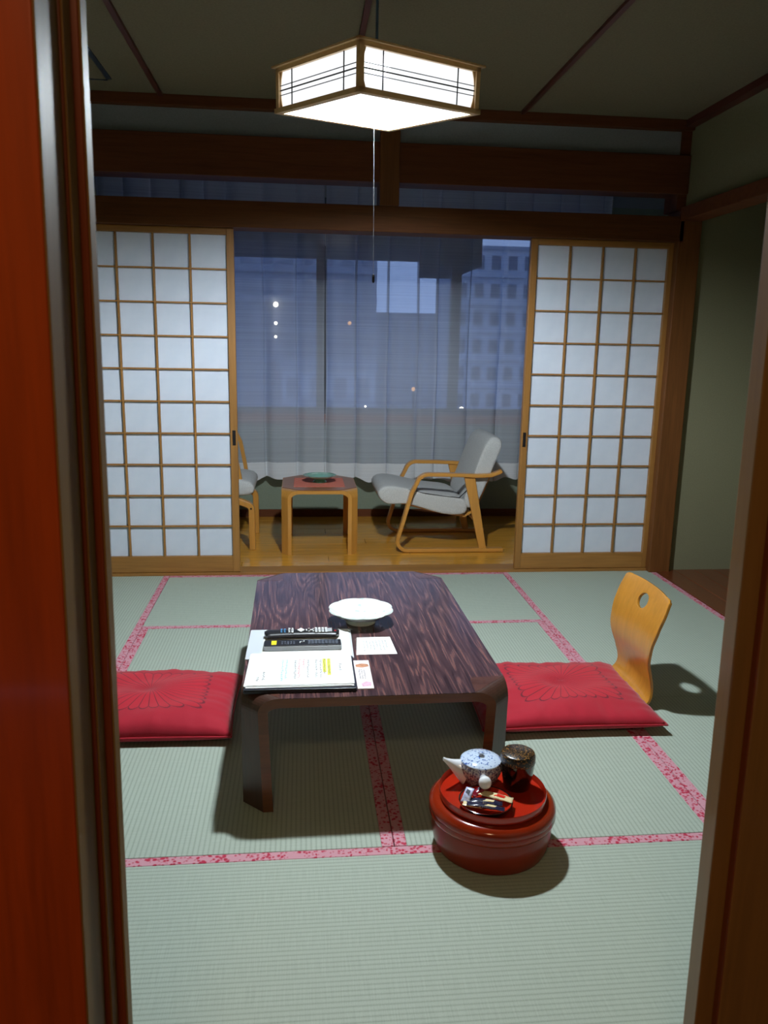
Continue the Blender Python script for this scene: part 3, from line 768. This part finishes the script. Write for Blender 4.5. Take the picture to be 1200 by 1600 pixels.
# ------------------------------------------------------------ zaisu (legless chair)
t = thing('legless_chair', 'legless floor chair with curved plywood back behind the right red cushion', 'chair', (1.90, -1.58, .004))
prof = [(-.42, .004), (-.30, .004), (-.18, .004), (-.10, .004), (-.04, .007), (.0, .018), (.02, .042), (.024, .08), (.012, .13), (-.002, .18), (-.004, .23), (.008, .29), (.026, .345), (.045, .395), (.052, .413)]
def prof_at(s):
    s = max(0, min(len(prof)-1.0001, s)); i = int(s); f = s-i
    p0 = prof[max(i-1, 0)]; p1 = prof[i]; p2 = prof[min(i+1, len(prof)-1)]; p3 = prof[min(i+2, len(prof)-1)]
    cr_ = lambda a, b, c, d: .5*((2*b)+(-a+c)*f+(2*a-5*b+4*c-d)*f*f+(-a+3*b-3*c+d)*f**3)
    return cr_(p0[0], p1[0], p2[0], p3[0]), cr_(p0[1], p1[1], p2[1], p3[1])
def halfw(s):
    keys = [(0, .185), (3, .19), (5, .165), (7, .15), (8, .155), (10, .18), (11, .19), (12, .192), (13, .185), (14, .172)]
    for (a, wa), (b, wb_) in zip(keys, keys[1:]):
        if s <= b: f = (s-a)/(b-a); f = f*f*(3-2*f); return wa+(wb_-wa)*f
    return keys[-1][1]
NV, NU = 56, 20; s_of = lambda j: 14*j/NV
def zp(u, s):     # u -1..1, s 0..14
    x, z = prof_at(s); yv = u*halfw(s)
    if s > 13: z -= .012*abs(u)**3*(s-13) 
    x += .010*(1-u*u)*(1 if s > 7 else max(0, (s-5)/2)) - .004
    return (x, yv, z)
m = MB(); g = [[m.bm.verts.new(zp(-1+2*i/NU, s_of(j))) for i in range(NU+1)] for j in range(NV+1)]
hi0, hi1, hj0, hj1 = 8, 12, 46, 51
for j in range(NV):
    for i in range(NU):
        if hi0 <= i < hi1 and hj0 <= j < hj1: continue
        m.bm.faces.new((g[j][i], g[j][i+1], g[j+1][i+1], g[j+1][i]))
loop = [(i, hj0) for i in range(hi0, hi1)] + [(hi1, j) for j in range(hj0, hj1)] + [(i, hj1) for i in range(hi1, hi0, -1)] + [(hi0, j) for j in range(hj1, hj0, -1)]
for vi in range(hi0+1, hi1):
    for vj in range(hj0+1, hj1): m.bm.verts.remove(g[vj][vi])
ci, cj = (hi0+hi1)/2, (hj0+hj1)/2; ring = []
for i, j in loop:
    a = math.atan2((j-cj)/(hj1-hj0), (i-ci)/(hi1-hi0)); rr_ = .47*(1+.10*math.cos(2*a+.6)-.10*math.sin(a))
    ring.append(m.bm.verts.new(zp(-1+2*(ci+math.cos(a)*rr_*(hi1-hi0)*.95)/NU, s_of(cj+math.sin(a)*rr_*(hj1-hj0)*.95))))
for k in range(len(loop)):
    a, b = loop[k], loop[(k+1) % len(loop)]; m.bm.faces.new((g[a[1]][a[0]], g[b[1]][b[0]], ring[(k+1) % len(loop)], ring[k]))
o = m.build('bent_plywood_shell', 'zaisu', t, smooth=True, angle=1.2)
sd = o.modifiers.new('solid', 'SOLIDIFY'); sd.thickness = .010; sd.offset = 0
bv = o.modifiers.new('bev', 'BEVEL'); bv.width = .003; bv.segments = 2; bv.angle_limit = .8

# ------------------------------------------------------------ tea box with tea things
CX, CY = 1.176, -2.438
t = thing('tea_box', 'round orange red lacquered tea box standing on the tatami near the table', 'box', (CX, CY, 0))
MB().lathe([(0, .0), (.134, 0), (.140, .003), (.1465, .02), (.152, .050), (.153, .085), (.150, .094), (.0, .094)], 96).build('container', 'brown_side', t, smooth=True)
MB().lathe([(.152, .083), (.158, .088), (.1605, .096), (.158, .104), (.1605, .109), (.159, .119), (.150, .128), (.141, .131), (.0, .131)], 96).build('lid', 'brown_lacq', t, smooth=True)
tr = thing('round_tray', 'round red lacquered tray lying on the tea box', 'tray', (CX, CY, .1312))
MB().lathe([(0, 0), (.128, 0), (.1345, .003), (.1355, .019), (.1345, .0215), (.1345, .019), (.131, .006), (.124, .0035), (0, .003)], 96).build('tray_body', 'red_lacq', tr, smooth=True)
TZ = .1312+.0036
# canister
t = thing('tea_caddy', 'black lacquered tea caddy with gold speckled lid on the tray', 'caddy', (1.247, -2.408, TZ))
MB().lathe([(0, 0), (.032, 0), (.034, .002), (.040, .035), (.0435, .068), (.044, .072), (0, .072)], 56).build('body', 'black_lacq', t, smooth=True)
MB().lathe([(.044, .072), (.0447, .074), (.044, .090), (.0415, .097), (.038, .099), (0, .0995)], 56).build('lid', 'gold_speck', t, smooth=True)
# teapot
PX, PY = 1.155, -2.386
t = thing('side_handle_teapot', 'blue and white porcelain teapot with side handle on the tray', 'teapot', (PX, PY, TZ))
MB().lathe([(0, .0), (.030, 0), (.033, .003), (.044, .018), (.053, .036), (.056, .050), (.0555, .060), (.052, .066), (.048, .067), (0, .067)], 56).build('body', 'pot_side', t, smooth=True)
ld = MB().lathe([(.051, .0672), (.0525, .0665), (.052, .069), (.047, .0725), (.030, .077), (.008, .0795), (0, .080)], 56).build('lid', 'blue_print', t, smooth=True)
MB().lathe([(0, .079), (.005, .079), (.0045, .083), (.008, .086), (.0085, .0885), (.005, .091), (0, .0915)], 24).build('knob', 'blue_print', ld, smooth=True)
sp_dir = Vector((-1, .02, 0)).normalized(); rings = []
perp = Vector((-sp_dir.y, sp_dir.x, 0))
for i in range(9):
    f = i/8; c_ = sp_dir*(.040+.058*f) + Vector((0, 0, .036+.036*f**1.2)); ra = .024*(1-f)**1.3+.0045; rb = .031*(1-f)**1.3+.0045
    axd = (sp_dir*.55 + Vector((0, 0, -.8))).normalized()
    rings.append([c_ + perp*math.cos(2*PI*k/20)*ra + (Vector((0, 0, 1)).lerp(-axd, .4)).normalized()*math.sin(2*PI*k/20)*rb for k in range(20)])
MB().loft(rings).build('spout', 'porcelain', t, smooth=True, label='plain white spout')
hd = Vector((-.08, -1, .10)).normalized(); hp = []; rs = []
for i in range(13):
    f = i/12; hp.append(hd*(.044+.052*f) + Vector((0, 0, .041))); rs.append(1.08*[.0085, .0085, .009, .0095, .0105, .0115, .0128, .014, .015, .0152, .014, .0105, .003][i])
MB().tube(hp, rs, 20).build('handle', 'porcelain', t, smooth=True, label='white bulbous handle')
# sweets saucer
SX, SY = 1.145, -2.496
t = thing('sweets_saucer', 'small black lacquered saucer with red inside on the tray', 'saucer', (SX, SY, TZ))
MB().lathe([(0, .0), (.057, 0), (.060, .002), (.065, .016), (.0665, .021), (.065, .0215), (.0630, .0200)], 56).build('outer_shell', 'black_lacq', t, smooth=True)
MB().lathe([(.0631, .0201), (.052, .011), (.0, .009)], 56).build('inner_face', 'red_lacq', t, smooth=True)
def packet(name, label, x, y, z, w_, d_, rz, mats, tilt=0.0, h_=.006):
    t = thing(name, label, 'wrapped sweet', (SX+x*1.22, SY+y*1.22, TZ+z*1.1+.006), rot=(0, tilt, rz), group='individually wrapped sweets in the saucer')
    rows = []
    N = 12; w_ *= 1.22; d_ *= 1.22; h_ *= 1.15
    for i in range(N+1):
        u = -1+2*i/N; b = max(0, 1-abs(u/.78)**3) if abs(u) < .78 else 0; zz = .0006+h_/2*b
        rows.append([(u*w_/2, math.cos(a)*d_/2*(1+.03*(abs(u) > .85)), math.sin(a)*zz + .0006*math.sin(i*2.2)) for a in [2*PI*k/12 for k in range(12)]])
    MB().loft(rows).build('wrapper', mats[0], t, smooth=True, angle=3)
    m = MB(); zt_ = .0006+h_/2
    m.prism([(-w_*.05, -d_*.24), (w_*.25, -d_*.20), (w_*.28, d_*.15), (w_*.05, d_*.24)], zt_*.6, zt_*1.06); m.build('printed_label', mats[1], t)
packet('wrapped_sweet', 'cream wrapped sweet with red lettering at the right of the saucer', .022, .006, .017, .070, .020, -.42, ('cream_wrap', 'red_print'), .08)
packet('wrapped_sweet', 'navy wrapped sweet across the middle of the saucer', -.004, -.006, .0135, .072, .018, -.25, ('navy_wrap', 'cream_wrap'), .03)
packet('wrapped_sweet', 'silvery twisted wrapper standing at the left of the saucer', -.036, .008, .021, .034, .018, 1.0, ('silver_wrap', 'navy_wrap'), -.5, .010)
packet('wrapped_sweet', 'maroon wrapped sweet behind the silvery one in the saucer', -.010, .022, .020, .036, .016, .5, ('maroon_wrap', 'navy_wrap'), -.3, .009)
packet('wrapped_sweet', 'dark wrapped sweet at the front rim of the saucer with a cream end', -.006, -.026, .0155, .075, .015, -.30, ('navy_wrap', 'cream_wrap'), .05)
packet('wrapped_sweet', 'cream wrapped sweet lying lowest at the left front of the saucer', -.030, -.016, .0135, .040, .016, -.35, ('cream_wrap', 'navy_wrap'), .02)

# ------------------------------------------------------------ armchair on the veranda
def arc(cx, cz, r, a0, a1, n=8): return [(cx+r*math.cos(math.radians(a0+(a1-a0)*i/n)), cz+r*math.sin(math.radians(a0+(a1-a0)*i/n))) for i in range(n+1)]
t = thing('armchair', 'bentwood armchair with grey wool cushions facing left on the veranda', 'chair', (1.55, .73, 0))
ox = 1.55
loop_path = [(1.935-ox, .013), (1.60-ox, .013)] + arc(1.335-ox, .073, .060, 270, 168, 7) + [(1.315-ox, .22), (1.355-ox, .37)] + arc(1.455-ox, .412, .072, 165, 92, 7) + [(1.60-ox, .482), (1.76-ox, .476), (1.84-ox, .480), (1.89-ox, .498), (1.905-ox, .508)]
for sy in (-.27, .27):
    MB().band(loop_path, .045, .022).xf(Matrix.Translation((0, sy, 0))).build('arm_loop', 'bentwood', t, smooth=True, bevel=.003, angle=.6)
    MB().side_prism([(1.785-ox, .02), (1.83-ox, .02), (1.742-ox, .468), (1.675-ox, .468)], sy-.012, sy+.012).build('rear_post', 'bentwood_z', t, bevel=.003)
MB().tube([(1.76-ox, -.265, .20), (1.76-ox, .265, .20)], .014, 10).build('cross_rail', 'bentwood', t, smooth=True)
MB().tube([(1.34-ox, -.265, .30), (1.34-ox, .265, .30)], .014, 10).build('cross_rail', 'bentwood', t, smooth=True)
for sy in (-.2, .2):
    MB().band([(1.30-ox, .30), (1.5-ox, .25), (1.70-ox, .215), (1.76-ox, .25), (1.84-ox, .45), (1.89-ox, .64)], .03, .016).xf(Matrix.Translation((0, sy, 0))).build('inner_frame', 'bentwood', t, smooth=True, angle=.6)
def cushion_side(pts, w_, name, piping=True):
    """pillow from a side profile, rounded across its width"""
    n = len(pts); cxm = sum(p[0] for p in pts)/n; czm = sum(p[1] for p in pts)/n; rings = []
    for f, k in ((-1, .72), (-.985, .86), (-.94, .96), (-.85, 1), (-.4, 1.02), (0, 1.03), (.4, 1.02), (.85, 1), (.94, .96), (.985, .86), (1, .72)):
        rings.append([(p[0]-ox + (0 if k > 1 else 0) + (cxm-p[0])*(1-k)*.25, f*w_/2, czm + (p[1]-czm)*1 + (czm-p[1])*(1-k)*.5) for p in pts])
    return MB().loft(rings).build(name, 'fabric', t, smooth=True, angle=1.2, subsurf=1)
cushion_side([(1.145, .375), (1.155, .335), (1.19, .298), (1.235, .292), (1.32, .305), (1.44, .265), (1.56, .225), (1.68, .218), (1.72, .245), (1.71, .31), (1.66, .345), (1.56, .352), (1.44, .368), (1.34, .392), (1.25, .412), (1.18, .41)], .50, 'seat_cushion')
cushion_side([(1.715, .255), (1.765, .275), (1.80, .36), (1.85, .50), (1.905, .64), (1.915, .685), (1.885, .715), (1.835, .712), (1.80, .66), (1.755, .53), (1.715, .40), (1.68, .335), (1.69, .28)], .50, 'back_cushion')
m = MB(); m.tube([(1.34-ox, -.243, .385), (1.44-ox, -.246, .362), (1.56-ox, -.246, .345), (1.655-ox, -.246, .335), (1.70-ox, -.246, .38), (1.74-ox, -.246, .47)], 0.0035, 6).build('piping', 'black', t, smooth=True)

# left chair, mostly behind the paper screen
t = thing('veranda_chair', 'wooden chair with grey seat cushion, half hidden behind the left paper screen', 'chair', (.12, .78, 0))
ox = .12
for sy in (-.22, .22):
    MB().band([(.392-ox, 0), (.390-ox, .20)] + arc(.350-ox, .245, .040, 0, 75, 5) + [(.28-ox, .315), (.15-ox, .345), (-.05-ox, .33)], .045, .036).xf(Matrix.Translation((0, sy, 0))).build('front_leg', 'bentwood_z', t, smooth=True, bevel=.003, angle=.6)
    MB().tube([(.387-ox, sy-.0205*(1 if sy < 0 else -1)*1.05, .258), (.387-ox, sy+(-.024 if sy < 0 else .024), .258)], .006, 10).build('bolt', 'metal', t)
    MB().band([(-.22-ox, 0), (-.16-ox, .30), (-.25-ox, .70)], .04, .026).xf(Matrix.Translation((0, sy, 0))).build('rear_leg', 'bentwood_z', t, smooth=True, angle=.6)
    MB().band([(.325-ox, .40), (.318-ox, .45), (.290-ox, .60), (.270-ox, .65), (.0-ox, .66), (-.2-ox, .655)], .034, .024).xf(Matrix.Translation((0, sy*1.12+.06, 0))).build('armrest', 'bentwood_z', t, smooth=True, angle=.6)
def simple_cushion(pts, w_, name):
    n = len(pts); cz = sum(p[1] for p in pts)/n; rings = []
    for f, k in ((-1, .6), (-.96, .9), (-.85, 1), (0, 1.02), (.85, 1), (.96, .9), (1, .6)): rings.append([(p[0]-ox, f*w_/2, cz+(p[1]-cz)*k) for p in pts])
    return MB().loft(rings).build(name, 'fabric', t, smooth=True, angle=1.2, subsurf=1)
simple_cushion([(.41, .40), (.405, .345), (.37, .325), (.1, .335), (-.16, .325), (-.17, .41), (.1, .43), (.36, .445)], .46, 'seat_cushion')
simple_cushion([(-.17, .40), (-.25, .73), (-.19, .75), (-.10, .42)], .44, 'back_cushion')

# ------------------------------------------------------------ outside the window (the room is on a high floor)
GZ = -14.0
def block(name, label, x0, x1, ztop, y, depth, mat, floors=0, cols=0, wm='win_dark', bm='concrete_pale'):
    t = thing(name, label, 'building', ((x0+x1)/2, y, GZ)); W = x1-x0; H_ = ztop-GZ
    B(-W/2, W/2, 0, depth, 0, H_).build('wall', mat, t)
    B(-W/2-.2, W/2+.2, -.3, depth, H_, H_+.35).build('parapet', 'concrete_mid', t)
    fh = 3.0; proto = None
    for j in range(floors):
        z = H_-fh*(j+1)+.9
        if z < 1: break
        B(-W/2, W/2, -.35, 0, z-.85, z-.15).build('balcony_band', bm, t)
        for i in range(cols):
            if proto is None:
                proto = B(-W/cols*.27, W/cols*.27, -.04, .05, 0, 1.45).build('window', wm, t); o = proto
            else: o = proto.copy(); COL.objects.link(o); o.parent = t
            o.location = (-W/2+W*(i+.5)/cols, 0, z)
block('apartment_block', 'pale apartment block with rows of windows beyond the right of the veranda window', 17.37, 34.0, 11.6, 85, 12, 'concrete_pale', floors=8, cols=9)
block('apartment_block', 'blue grey apartment block seen through the left curtain', -14.0, 8.36, 11.13, 80, 12, 'concrete_mid', floors=8, cols=11, wm='concrete_soft', bm='concrete_mid')
block('office_building', 'plain pale building beyond the middle of the veranda window', 11.26, 22.2, 5.32, 112, 12, 'concrete_pale', floors=6, cols=6, wm='concrete_soft', bm='concrete_mid')
block('low_house', 'low pale house in front of the left apartment block', -.8, 6.05, -.6, 55, 10, 'concrete_pale', floors=4, cols=4, wm='concrete_soft', bm='concrete_mid')
o = top(B(-120, 160, 6, 220, GZ-.3, GZ).build('street_ground', 'concrete_mid'), 'grey street far below the veranda window', 'ground'); o['kind'] = 'structure'
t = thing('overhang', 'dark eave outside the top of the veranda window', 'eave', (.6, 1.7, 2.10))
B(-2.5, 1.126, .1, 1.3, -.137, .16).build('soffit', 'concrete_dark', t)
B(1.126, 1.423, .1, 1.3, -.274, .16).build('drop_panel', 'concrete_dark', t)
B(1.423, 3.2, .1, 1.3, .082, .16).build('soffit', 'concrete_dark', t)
def outside_light(label, x, y, z, r, mat='far_light', pole=False, wall=0):
    t = thing('street_lamp', label, 'lamp', (x, y, GZ if pole else z), group='lights outside the veranda window')
    h_ = z-GZ if pole else 0
    MB().lathe([(0, h_-r), (r*.7, h_-r*.7), (r, h_), (r*.7, h_+r*.7), (0, h_+r)], 12).build('bulb', mat, t, smooth=True)
    if pole: MB().tube([(0, 0, 0), (0, 0, h_-r)], .05, 8).build('pole', 'concrete_dark', t)
    else: B(-.06, .06, r*.5, wall-y, -.06, .06).build('bracket', 'concrete_dark', t)
outside_light('topmost white light outside the left pane', -1.939, 79.2, 4.962, .26, wall=79.655)
outside_light('second white light from the top outside the left pane', -1.957, 79.2, 3.132, .17, wall=79.655)
outside_light('third white light from the top outside the left pane', -1.971, 79.2, 1.796, .15, wall=79.655)
outside_light('yellowish lamp outside, low beside the armchair back', 6.994, 27, -1.242, .11, pole=True)
outside_light('faint orange light outside above the armchair', 8.862, 54.4, -1.961, .16, 'far_warm', pole=True)
outside_light('faint orange light outside in the middle left', 5.538, 79.2, 3.287, .20, 'far_warm', wall=79.655)
outside_light('tiny white light outside low in the middle', 3.242, 28, -1.233, .04, pole=True)
